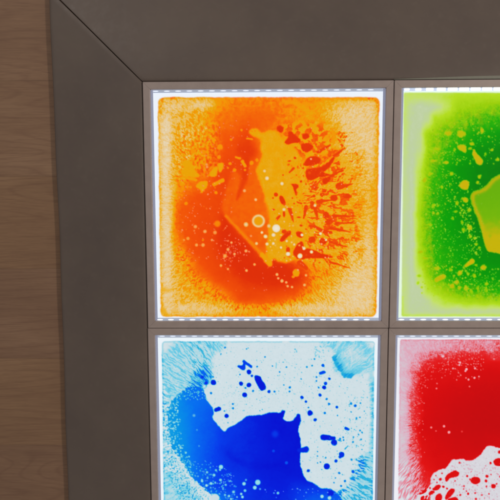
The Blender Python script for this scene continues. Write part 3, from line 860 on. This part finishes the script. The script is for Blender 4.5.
def paint_green(F):
    X, Y = F.X, F.Y
    xs = [404, 412, 420, 428, 436, 446, 460, 480, 500, 560, 600, 628]
    ys = [92, 97, 107, 120, 135, 150, 170, 200, 230, 258, 275, 290, 301, 311, 318]
    V = [[.20, .21, .22, .22, .23, .25, .28, .28, .28, .28, .2, .2],
         [.20, .20, .20, .21, .22, .28, .32, .33, .33, .33, .2, .2],
         [.20, .12, .09, .09, .12, .22, .37, .42, .45, .45, .2, .2],
         [.19, .10, .09, .13, .32, .38, .48, .60, .66, .6, .2, .2],
         [.18, .09, .12, .36, .46, .54, .66, .80, .84, .6, .2, .2],
         [.16, .10, .14, .40, .50, .64, .80, .90, .94, .7, .2, .2],
         [.14, .09, .26, .46, .62, .76, .88, .95, .97, .8, .2, .2],
         [.14, .09, .34, .54, .72, .80, .87, .96, .97, .8, .2, .2],
         [.13, .09, .36, .56, .70, .80, .86, .95, .97, .8, .2, .2],
         [.14, .09, .34, .48, .66, .74, .80, .90, .92, .8, .2, .2],
         [.15, .09, .22, .40, .60, .74, .80, .84, .86, .7, .2, .2],
         [.16, .09, .10, .28, .36, .42, .62, .68, .72, .5, .2, .2],
         [.16, .10, .10, .12, .22, .30, .36, .38, .38, .3, .2, .2],
         [.18, .11, .11, .11, .12, .12, .12, .13, .13, .13, .2, .2],
         [.20] * 12]
    T = F.grid(xs, ys, V, 2.0)
    g0 = T.copy()
    n1 = fbm(X / 3.2, Y / 3.2, 307, 3)
    fine = fbm(X / 1.6, Y / 1.6, 308, 2)
    pr, r, th = F.polar(478, 205, 170, 8, 311, 1.5)
    edge = np.exp(-((g0 - .55) / .14) ** 2)
    T = T + edge * (.09 * n1 + .08 * pr + .09 * fine)
    F.T = T
    F.A = np.clip(edge * .35 * sstep(.0, .35, fbm(X / 7, Y / 7, 312, 2)), 0, 1) * .45
    F.scatter(520, (418, 112, 500, 300), .3, .9, lambda R: R.uniform(.42, .6), 71, lambda x, y, R: R.random() < np.exp(-((F_at(F, x, y) - .62) / .2) ** 2), spark=.12, k=.75)
    F.scatter(230, (430, 180, 484, 290), .3, .95, lambda R: R.uniform(.3, .5), 72, spark=.25, k=.75)
    F.scatter(90, (455, 205, 482, 258), .4, 1.1, .36, 73, lambda x, y, R: abs(x - (462 + (y - 205) * .3)) < 7 * R.random(), spark=.25, k=.8, A=.2)
    F.scatter(70, (426, 170, 462, 215), .4, 1.0, .4, 74, spark=.15, k=.75, A=.25)
    F.scatter(110, (432, 120, 500, 165), .4, 1.2, .42, 75, lambda x, y, R: R.random() < .8 - (x - 432) / 110, spark=.1, k=.7, A=.3)
    F.scatter(90, (420, 262, 470, 296), .4, 1.4, .38, 76, spark=.1, k=.7, A=.25)
    F.scatter(120, (465, 268, 500, 300), .4, 1.1, .42, 77, spark=.2, k=.7, A=.1)
    # second pool
    lobe = [(470.5, 197), (472, 192.5), (476, 190.5), (481, 189.5), (486, 186), (491, 180), (496, 176), (502, 173.5), (520, 168), (545, 175), (560, 205), (548, 240), (520, 258), (506, 256), (499, 253.5), (492, 251.8), (488, 252),
            (486, 248), (483.5, 238), (480.5, 227), (477, 217), (473, 208), (471, 202)]
    sh = F.poly(lobe, rnd_it=2, m=4)
    ix, d = sh
    y = Y[ix]
    a = 1 - sstep(-.8, .8, d)
    F.T[ix] = F.T[ix] * (1 - a) + (.68 - .10 * sstep(180, 240, y)) * a
    low = sstep(216, 242, y + .6 * fbm(X[ix] / 6, y / 6, 320, 2) * 8)
    am = .20 + .70 * low + .55 * np.exp(-((d + 2.2) / 1.8) ** 2) * (1 - low)
    F.A[ix] = F.A[ix] * (1 - a) + np.clip(am, 0, 1) * a
    F.rim(sh, .46, .6, off=-.2, k=.5)
    F.put(F.ell(487, 221.5, 1.2), .2, 1, 'A', k=.5)
    F.put(F.ell(490, 236, 1.7), .35, 1, 'A', k=.5)

    def amber(shape, k=.95, soft=.9):
        F.put(shape, .42, soft)
        F.put(shape, k, soft, 'A')
        F.rim(shape, .36, .5, off=.2, k=.4)
    amber(F.cap(474.5, 154, 479.5, 161.5, 1.8, 3.2))
    amber(F.cap(474, 150.5, 474.5, 154, .8, 1.6))
    amber(F.poly([(458, 145), (466, 145), (466, 151), (464.5, 153), (460, 150), (457, 147)]), .8)
    amber(F.poly([(460, 184), (463, 181), (467, 180), (469, 183), (468, 189), (465, 190), (461, 188), (459, 186)]))
    amber(F.cap(465.5, 266, 472, 261.5, .9, 2.3))
    amber(F.cap(436.5, 280, 443, 276.5, 1.9, 2.3), .8)
    for x, y, rx, ry, k in ((465.5, 200, 2.7, 2.5, .85), (469.6, 227.6, 2.6, 2.7, .7), (469.2, 210, 1.9, 2, .45), (470.6, 236.4, 1.6, 1.7, .4), (475, 238.2, 1.4, 1.4, .3), (476.3, 244.2, 1.7, 1.7, .3), (479.3, 248, 1.2, 1.2, .3),
                            (479.6, 176.6, 1.9, 1.9, .45), (477.6, 182.6, 1.4, 1.3, .6), (451.6, 173.6, 2.1, 1.9, .45), (446.6, 162.6, 2.3, 2, .75), (441.6, 187, 1.6, 1.6, .25), (497.2, 159.6, 1.9, 1.8, .45), (491.5, 150, 1.5, 1.2, .6),
                            (483.6, 267.4, 3, 2.9, .85), (459.6, 273, 2.7, 2.7, .85), (457, 282.5, 2.3, 2.3, .75), (452, 286, 2.4, 2.5, .8), (466, 288, 2.6, 3, .6), (474.4, 275.8, 1.6, 1.8, .4), (461, 134, 5, 4, .7), (448, 133.5, 4, 2.5, .8),
                            (482, 130.6, 1.7, 3.2, .75), (472, 144, 2.3, 1.8, .6), (434, 161, 3, 1.6, .6), (437, 149, 3, 1.4, .5), (424.5, 180, 2.6, 2.4, .55), (430, 174, 2, 1.6, .4), (437, 268.5, 2.8, 2.2, .6), (459, 288, 1.6, 2, .6),
                            (476, 265, 1.4, 1.3, .3), (450.5, 269.8, 1.3, 1.3, .2), (471.5, 291.5, 1.5, 2, .2), (478, 289, 1.2, 2.6, .2), (486.5, 284, 1.6, 1.8, .3), (486, 290, 1.2, 2.4, .2), (463, 198.5, .8, .8, .3), (457, 203, 1.2, 1.8, .5),
                            (456, 211.5, 1.6, 1, .3), (462.3, 222.5, 1.4, 1.8, .35), (463.5, 230, 1.6, 2, .35), (430, 225, 1.4, 1, .4), (433.6, 205.6, 1.5, 1.4, .35), (437.8, 205.8, 1, 1, .3), (433, 213.3, 1.3, 1.1, .6), (437.6, 213.3, 1.2, 1.2, .2),
                            (470, 148.5, 1.6, 1.3, .3), (454.5, 149.7, 1.1, 1.4, .3), (457, 163, .9, .9, .1), (470, 163.5, 1.1, 1, .1), (485.5, 154, 1.2, 1.6, .2), (452.8, 218.3, .9, 1.4, .3), (420.5, 252, 2.4, 1.6, .5), (425, 258, 2.6, 1.4, .5)):
        amber(F.ell(x, y, rx * .8, ry * .8, warp=1.5), k * .9, .9)
    F.put(F.ell(419, 275.8, 1.9, 1.1), .42, 1.2, k=.9)
    F.put(F.ell(418, 283, 1.3, 1.7, 30), .40, 1.2, k=.8)
    d = outline(F, 403.8, 92.6, 636, 316.6, 2, .25, sk=-.011)
    F.T = F.T + .06 * np.exp(-((d + 1.3) / 1.) ** 2) * (F.T < .4) * (Y > 296)
    F.W = .15 + .85 * (1 - sstep(-.8, .8, d))


# ------------------------------------------------------------------ the setting
def build_floor():
    bm = bmesh.new()
    vs = [bm.verts.new(p) for p in ((-5, -5, 0), (5.5, -5, 0), (5.5, 5, 0), (-5, 5, 0))]
    bm.faces.new(vs)
    o = obj('floor', bm, M['wood'])
    o['kind'] = 'structure'
    o['label'] = 'brown oak laminate floor planks running sideways'
    return o


RW = 0.1955      # how far the ramp strips reach out from the tiles


def ramp_profile():
    pr = [(0.0012, 0.002), (0.0012, 0.0440), (0.0016, 0.0458), (0.0028, 0.0471), (0.0052, 0.0479), (0.0085, 0.0480)]
    for i in range(1, 15):
        t = i / 15
        d = 0.0085 + (RW - 0.012 - 0.0085) * t
        pr.append((d, 0.0480 - 0.0345 * (t ** 1.25)))
    pr += [(RW - 0.009, 0.0132), (RW - 0.0045, 0.0121), (RW - 0.0018, 0.0103), (RW - 0.0004, 0.0075), (RW, 0.004), (RW, 0.0004)]
    return pr


def build_ramps():
    pr = ramp_profile()
    g = 0.0011     # half of the dark open joint at the mitre
    L = 1.0
    # left strip: outward = -x, runs along y from the mitre at the top to the mitre at the far end
    def sec(y_of):
        return [(-d, y_of(d), z) for d, z in pr]
    ys = np.linspace(0, 1, 90)
    secs = []
    for t in ys:
        wv = .0011 * math.sin(9 * t + 1) + .0006 * math.sin(31 * t)
        secs.append([(-(d + wv * sstep(.1, RW, np.array(d)) if d > .003 else max(d - .0007, .0005)), (d - g) * (1 - t) + (-L - d + g) * t, z) for d, z in pr])
    o = obj('ramp_strip', prism_bm(secs), M['vinyl'], smooth=True)
    o['label'] = 'taupe sloping ramp strip lying along the wood floor at the left side'
    o['category'] = 'ramp strip'
    o['group'] = 'taupe ramp strips round the light tiles'
    secs = []
    for t in ys:
        secs.append([((-d + g) * (1 - t) + (L + d - g) * t, d, z) for d, z in pr])
    o2 = obj('ramp_strip', prism_bm(secs), M['vinyl'], smooth=True)
    o2['label'] = 'taupe sloping ramp strip along the top of the orange and green tiles'
    o2['category'] = 'ramp strip'
    o2['group'] = 'taupe ramp strips round the light tiles'
    # added grey strip standing in for light on the top ramp's inner edge, widening to the right
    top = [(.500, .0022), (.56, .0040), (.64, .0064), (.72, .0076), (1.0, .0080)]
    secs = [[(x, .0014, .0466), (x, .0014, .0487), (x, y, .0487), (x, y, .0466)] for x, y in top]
    sl = obj('highlight_strip', prism_bm(secs), M['edge_highlight'], o2)
    for q in (o, o2):
        me = q.data
        md = q.modifiers.new('edge', 'BEVEL')
        md.width = 0.0011
        md.segments = 2
        md.limit_method = 'ANGLE'
        md.angle_limit = math.radians(50)


# ------------------------------------------------------------------ tiles
Rm = rotmat(ANG)


def sheet_coords(xw, yw, z):
    """sheet position -> the drawing coordinates the patterns are laid out in"""
    P = np.stack([xw - CAM[0], yw - CAM[1], np.full_like(xw, z - CAM[2])], -1) @ Rm
    return 250 + 500 * P[..., 0] / -P[..., 2], 250 - 500 * P[..., 1] / -P[..., 2]


TOP = 0.050
RAIL = 0.0143
PAN = 0.0432
SIDE = 0.0052


def build_tile(cx, cy, w, h, label, paint, film_mat, name, bright=False, n=500, led_off=0.0):
    t = thing('light_tile', (cx, cy, 0), label, 'light tile', 'square liquid light tiles set in a grid')
    hw, hh = w / 2, h / 2
    r = RAIL
    # four mitred rails
    b = 0.0009
    e = 0.00012
    corners = [(-hw, -hh), (hw, -hh), (hw, hh), (-hw, hh)]
    for k in range(4):
        a, c = corners[k], corners[(k + 1) % 4]
        dx, dy = np.sign(c[0] - a[0]), np.sign(c[1] - a[1])
        nx, ny = -dy, dx     # inward
        ring = [(0, 0.001), (0, TOP - b), (b * .35, TOP - b * .3), (b, TOP), (r - b, TOP), (r - b * .35, TOP - b * .3), (r, TOP - b), (r, 0.001)]
        s0 = [(a[0] + nx * q + dx * (q + e), a[1] + ny * q + dy * (q + e), z) for q, z in ring]
        s1 = [(c[0] + nx * q - dx * (q + e), c[1] + ny * q - dy * (q + e), z) for q, z in ring]
        obj('frame_rail', prism_bm([s0, s1]), M['rail'], t)
    # tray
    obj('tray', box_bm(-hw + r + .0002, -hh + r + .0002, .0015, hw - r - .0002, hh - r - .0002, .0375), M['tray'], t)
    # lit acrylic panel
    pan = obj('light_panel', box_bm(-hw + r + .0004, -hh + r + .0004, .038, hw - r - .0004, hh - r - .0004, PAN), M['panel'], t)
    for sgn in (1, -1):
        x0, x1 = sorted((sgn * (hw - r - .0003), sgn * (hw - r - SIDE)))
        obj('edge_trim', box_bm(x0, -hh + r + .0005, PAN + .0002, x1, hh - r - .0005, PAN + .0018, .0004), M['trim'], t)
    # led strips along top and bottom
    sw = 0.0064
    for sgn in (1, -1):
        y0, y1 = sorted((sgn * (hh - r - .0003), sgn * (hh - r - sw)))
        st = obj('led_strip', box_bm(-hw + r + SIDE + .0003, y0, PAN + .0002, hw - r - SIDE - .0003, y1, PAN + .0022, .0004),
                 M['stripbright' if (bright and sgn > 0) else 'strip'], t)
        x = -hw + r + SIDE + 0.005 + led_off
        yc = sgn * (hh - r - (sw * .48 if sgn > 0 else sw * .36))
        while x < hw - r - SIDE - .004:
            big = bright and sgn > 0
            k = float(.62 + .68 * sstep(.01, .13, np.array(x + hw))) if big else 1
            lw, lh = (.0074 * k, .0036 + .0018 * sstep(.01, .1, np.array(x + hw))) if big else (.0048, .0021)
            if sgn > 0 and not big:
                lh = .0018
            m = box_bm(-lw, -lh / 2, 0, lw, lh / 2, .0012, .0005) if big else dome_bm(lw * 1.25, lh / 2, .0010)  # LED bodies widened to carry glare and soft glow in their shape
            o = obj('led', m, M['ledbright' if big or sgn < 0 else 'led'], st)
            o.location = (x, yc, PAN + .0023)
            x += 0.0226
    # dyed gel sheet
    gx0, gx1 = -hw + r + SIDE + .0004, hw - r - SIDE - .0004
    gy0, gy1 = -hh + r + sw + .0004, hh - r - sw - .0004
    nx_ = n
    ny_ = int(n * (gy1 - gy0) / (gx1 - gx0))
    lx = np.linspace(gx0, gx1, nx_)
    ly = np.linspace(gy1, gy0, ny_)
    LX, LY = np.meshgrid(lx, ly)
    zt = PAN + .0016
    PX, PY = sheet_coords(LX + cx, LY + cy, zt)
    F = Film(PX, PY)
    paint(F)
    nv = nx_ * ny_
    # thin sheet with a real rim: top grid + skirt down to the panel
    co = np.zeros((nv, 3), np.float32)
    co[:, 0] = LX.ravel()
    co[:, 1] = LY.ravel()
    co[:, 2] = zt
    idx = np.arange(nv).reshape(ny_, nx_)
    q = np.stack([idx[:-1, :-1], idx[1:, :-1], idx[1:, 1:], idx[:-1, 1:]], -1).reshape(-1, 4)
    border = np.concatenate([idx[0, :], idx[1:, -1], idx[-1, -2::-1], idx[-2:0:-1, 0]])
    nb = len(border)
    low = co[border].copy()
    low[:, 2] = PAN + .0001
    co = np.vstack([co, low])
    b0, b1 = border, np.roll(border, -1)
    l0 = nv + np.arange(nb)
    l1 = np.roll(l0, -1)
    q = np.vstack([q, np.stack([b0, b1, l1, l0], -1)])
    me = bpy.data.meshes.new('liquid')
    me.vertices.add(len(co))
    me.vertices.foreach_set('co', co.ravel())
    me.loops.add(q.size)
    me.loops.foreach_set('vertex_index', q.ravel().astype(np.int32))
    me.polygons.add(len(q))
    me.polygons.foreach_set('loop_start', np.arange(0, q.size, 4, dtype=np.int32))
    me.update(calc_edges=True)
    at = me.attributes.new('film', 'FLOAT_COLOR', 'POINT')
    val = np.stack([F.T, F.A, F.B, F.W], -1).reshape(-1, 4)
    val = np.clip(np.vstack([val, val[border]]), 0, 1).astype(np.float32)
    at.data.foreach_set('color', val.ravel())
    me.materials.append(film_mat)
    fo = link(bpy.data.objects.new(name, me), t)
    return t


build_floor()
build_ramps()

ORANGE = film_material('orange gel', [(0.0, (240, 232, 212)), (.10, (230, 208, 168)), (.20, (233, 192, 112)), (.29, (235, 178, 44)), (.37, (234, 164, 0)), (.46, (244, 146, 0)), (.56, (246, 112, 2)),
                                      (.68, (241, 78, 2)), (.82, (226, 48, 2)), (1.0, (204, 30, 2))], (231, 160, 0), (240, 230, 210), (236, 242, 250))
BLUE = film_material('blue gel', [(0.0, (214, 228, 234)), (.05, (205, 221, 227)), (.12, (168, 214, 226)), (.22, (122, 208, 230)), (.34, (40, 178, 218)), (.48, (0, 150, 228)), (.62, (0, 110, 240)),
                                  (.78, (0, 60, 236)), (.90, (0, 28, 220)), (1.0, (0, 8, 208))], (30, 60, 120), (190, 228, 240), (238, 246, 252))
RED = film_material('red gel', [(0.0, (222, 222, 228)), (.06, (208, 205, 212)), (.16, (220, 178, 196)), (.28, (228, 140, 158)), (.42, (228, 84, 92)), (.56, (228, 40, 44)), (.70, (226, 16, 16)),
                                (.85, (214, 6, 9)), (1.0, (196, 5, 10))], (200, 20, 20), (248, 190, 190), (240, 240, 248))
GREEN = film_material('green gel', [(0.0, (214, 224, 196)), (.10, (190, 208, 162)), (.20, (196, 224, 104)), (.30, (180, 222, 30)), (.40, (154, 208, 0)), (.52, (108, 194, 0)), (.66, (40, 178, 0)),
                                    (.80, (4, 160, 2)), (.92, (0, 140, 4)), (1.0, (0, 118, 4))], (206, 178, 0), (190, 225, 110), (236, 252, 236))

build_tile(.2500, -.2497, .4981, .4990, 'lit square tile of orange and red liquid, nearest the mitred corner of the ramps', paint_orange, ORANGE, 'liquid')
build_tile(.7500, -.2497, .4981, .4990, 'lit square tile of green liquid with a yellow pool, right of the orange tile', paint_green, GREEN, 'liquid', bright=True, led_off=.001)
build_tile(.2493, -.7497, .4981, .4990, 'lit square tile of royal blue liquid with a clear bay full of blue droplets', paint_blue, BLUE, 'liquid', led_off=.004)
build_tile(.7493, -.7497, .4981, .4990, 'lit square tile of red liquid over a pale clear area with red drops', paint_red, RED, 'liquid', led_off=.003)

# ------------------------------------------------------------------ light: a dim room with soft ceiling lamps
w = bpy.data.worlds.new('World')
S.world = w
w.use_nodes = True
S.cycles.pixel_filter_type = 'BLACKMAN_HARRIS'
S.cycles.filter_width = 2.1
w.node_tree.nodes['Background'].inputs[0].default_value = (1.0, 0.97, 0.95, 1)
w.node_tree.nodes['Background'].inputs[1].default_value = 0.27


def lamp(name, loc, size, power, col, target):
    d = bpy.data.lights.new(name, 'AREA')
    d.shape = 'SQUARE'
    d.size = size
    d.energy = power
    d.color = col
    o = link(bpy.data.objects.new(name, d))
    o.location = loc
    v = __import__('mathutils').Vector(target) - o.location
    o.rotation_euler = v.to_track_quat('-Z', 'Y').to_euler()
    return o


lamp('ceiling_lamp', (3.6, .2, 2.8), .35, 66, (1.0, .92, .82), (0, 0, 0))
lamp('ceiling_lamp', (-1.4, 2.0, 2.3), .8, 16, (1.0, .95, .9), (0, 0, 0))

# ------------------------------------------------------------------ camera
cd = bpy.data.cameras.new('camera')
cd.sensor_width = 36
cd.lens = 36
cd.clip_start = .01
cd.clip_end = 100
co_ = link(bpy.data.objects.new('camera', cd))
co_.location = CAM
co_.rotation_euler = ANG
S.camera = co_
